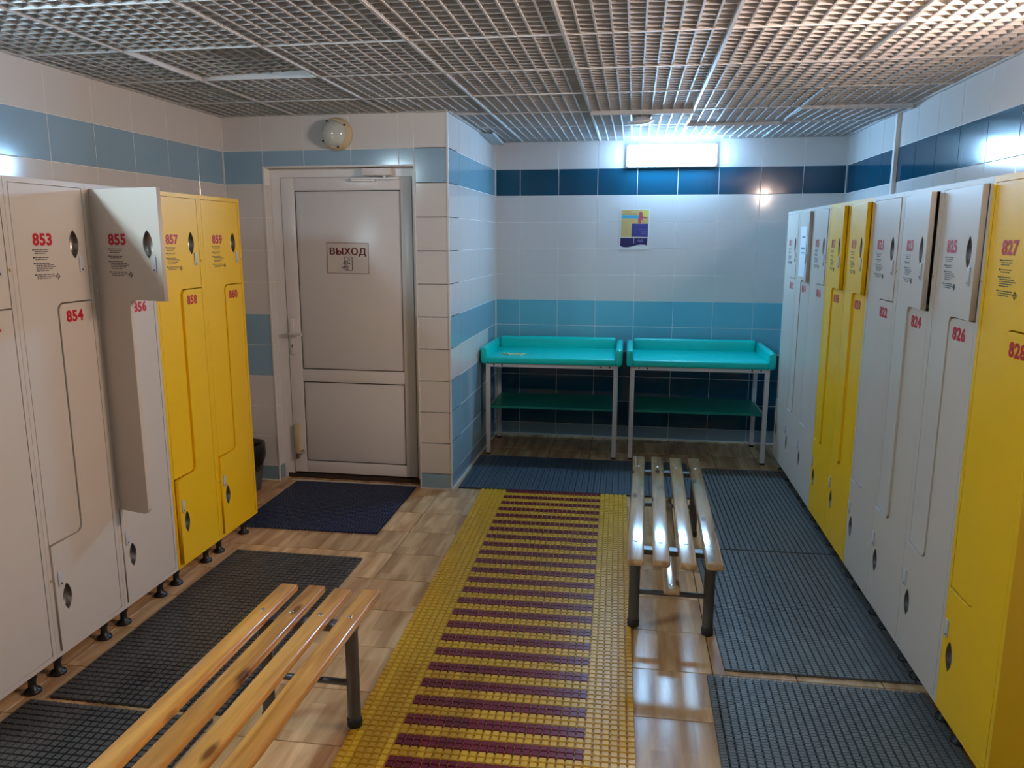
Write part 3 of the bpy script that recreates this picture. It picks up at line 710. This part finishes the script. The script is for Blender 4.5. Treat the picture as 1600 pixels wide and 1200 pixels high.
grid_mat('rubber_mat', 'slate grid mat by the right lockers, middle of three in line', .347, 2.738, .735, 1.160, .036, RUBK2, sub=2)
grid_mat('rubber_mat', 'slate grid mat in the bottom right corner, nearest of three in line', .295, 1.25, .760, 1.440, .012, RUBK2, sub=2)
# navy door mat
t = thing('door_mat', 'dark navy rubber mat in front of the exit door', 'mat', (-2.205, 3.80, 0), .022)
m = MB(); V = []; n_r, n_c = 40, 42
mm_ = MB()
for j in range(n_r):      # wavy interlocked rows
    y = (j+.5)*.820/n_r; vs_ = []; px_ = .818/n_c/2
    for i in range(n_c*2+1):
        yy = y+(.005 if i % 2 else -.005); x = i*px_
        vs_ += [(x, yy-.0085, .003), (x, yy-.006, .012), (x, yy+.006, .012), (x, yy+.0085, .003)]
    fs = []
    for i in range(n_c*2):
        for k in range(3): fs.append((i*4+k, i*4+4+k, i*4+5+k, i*4+1+k))
    mm_.add(vs_, fs)
o = mm_.build('treads', RUBB, t); o['kind'] = 'stuff'
MB().box(.004, .814, .004, .816, .0005, .004).build('mesh_base', RUBB, t)
# ribbed strip mat
t = thing('ribbed_mat', 'dark grey ribbed mat in front of the changing tables', 'mat', (-1.137, 4.678, 0), .020)
MB().box(0, 1.500, 0, .765, .0005, .006).build('backing', BLACK, t)
rb = MB(); nrib = 38
for k in range(nrib):
    x0 = k*1.500/nrib; p_ = 1.500/nrib
    rb.box(x0+.002, x0+p_*.5-.0008, 0, .765, .006, .011); rb.box(x0+p_*.5+.0008, x0+p_-.003, 0, .765, .006, .011)
o = rb.build('ribs', RUBR, t); o['kind'] = 'stuff'
# yellow runner with maroon bars
RP = .02725; NX = 34; RL = 36*4
t = thing('runner_mat', 'long yellow runner mat with maroon cross bars down the middle', 'mat', (-.853, 4.668-RL*RP, 0), .033)
def bar_row(j): return (RL-1-j) % 4 in (0, 1)
yb = MB(); pads(yb, NX, RL, RP, RP, .90, .90, .004, .012, 0, 0, .80, lambda i, j: not (6 <= i < 28 and bar_row(j)))
o = yb.build('yellow_treads', YEL, t); o['kind'] = 'stuff'
g = MB(); grid_bars(g, NX, RL, RP, RP, 0, 0, RP*.62, RP*.62, .0005, .0065); o = g.build('mesh_base', YEL, t); o['kind'] = 'stuff'
sb = MB(); pads(sb, 22, 2, RP, RP, .92, .94, .004, .0125, 0, 0, .84); sbm = sb.mesh('bar'); sbm.materials.append(MAR)
for q in range(RL//4):
    j0 = RL-4*q-2
    o = obj('bar', sbm, None, t, (6*RP, j0*RP, 0))

# ------------------------------------------------------------------ waste bin behind the yellow locker
t = thing('waste_bin', 'dark grey perforated waste bin with black liner behind the yellow locker', 'bin', (-2.478, 4.42, 0))
sh = MB(); n = 28; H_ = .30
def rad(z): return .092+.033*z/H_
rows = [(0, .012), (.012, .135)]
sh.lathe([(rad(0)-.002, 0), (rad(.135), .135), (rad(.135)-.003, .135), (rad(0)-.005, .004)], n)
sh.build('lower_shell', BINP, t)
gr = MB()
for k in range(n):
    for s in (1, -1):
        pts = []
        for q in range(7):
            z = .13+q*.0225; a = 2*PI*(k+s*q*.35)/n; pts.append((rad(z)*math.cos(a), rad(z)*math.sin(a), z))
        gr.tube(pts, .0032, 5, False)
gr.build('lattice', BINP, t)
MB().lathe([(rad(.27), .262), (rad(.3)+.004, .300), (rad(.3), .304), (rad(.3)-.004, .300), (rad(.27)-.003, .262)], 32, cap=False).build('rim', BINP, t)
lg = MB(); prof = [(.118, .185), (.131, .20), (.133, .25), (.131, .297), (.126, .309), (.118, .306), (.112, .27), (.100, .12), (.088, .012), (.02, .010)]
vs_ = []; nn = 40
for i, (r, z) in enumerate(prof):
    for k in range(nn):
        a = 2*PI*k/nn; wv = 1+.018*math.sin(5*a+i)+.010*math.sin(11*a+2*i); zz = z+(.016*math.sin(3*a)+.010*math.sin(7*a) if i < 2 else 0)
        vs_.append((min(r*wv, .133)*math.cos(a), min(r*wv, .133)*math.sin(a), zz))
lg.add(vs_, [(i*nn+k, i*nn+(k+1) % nn, (i+1)*nn+(k+1) % nn, (i+1)*nn+k) for i in range(len(prof)-1) for k in range(nn)], True)
lg.build('liner', BAG, t)
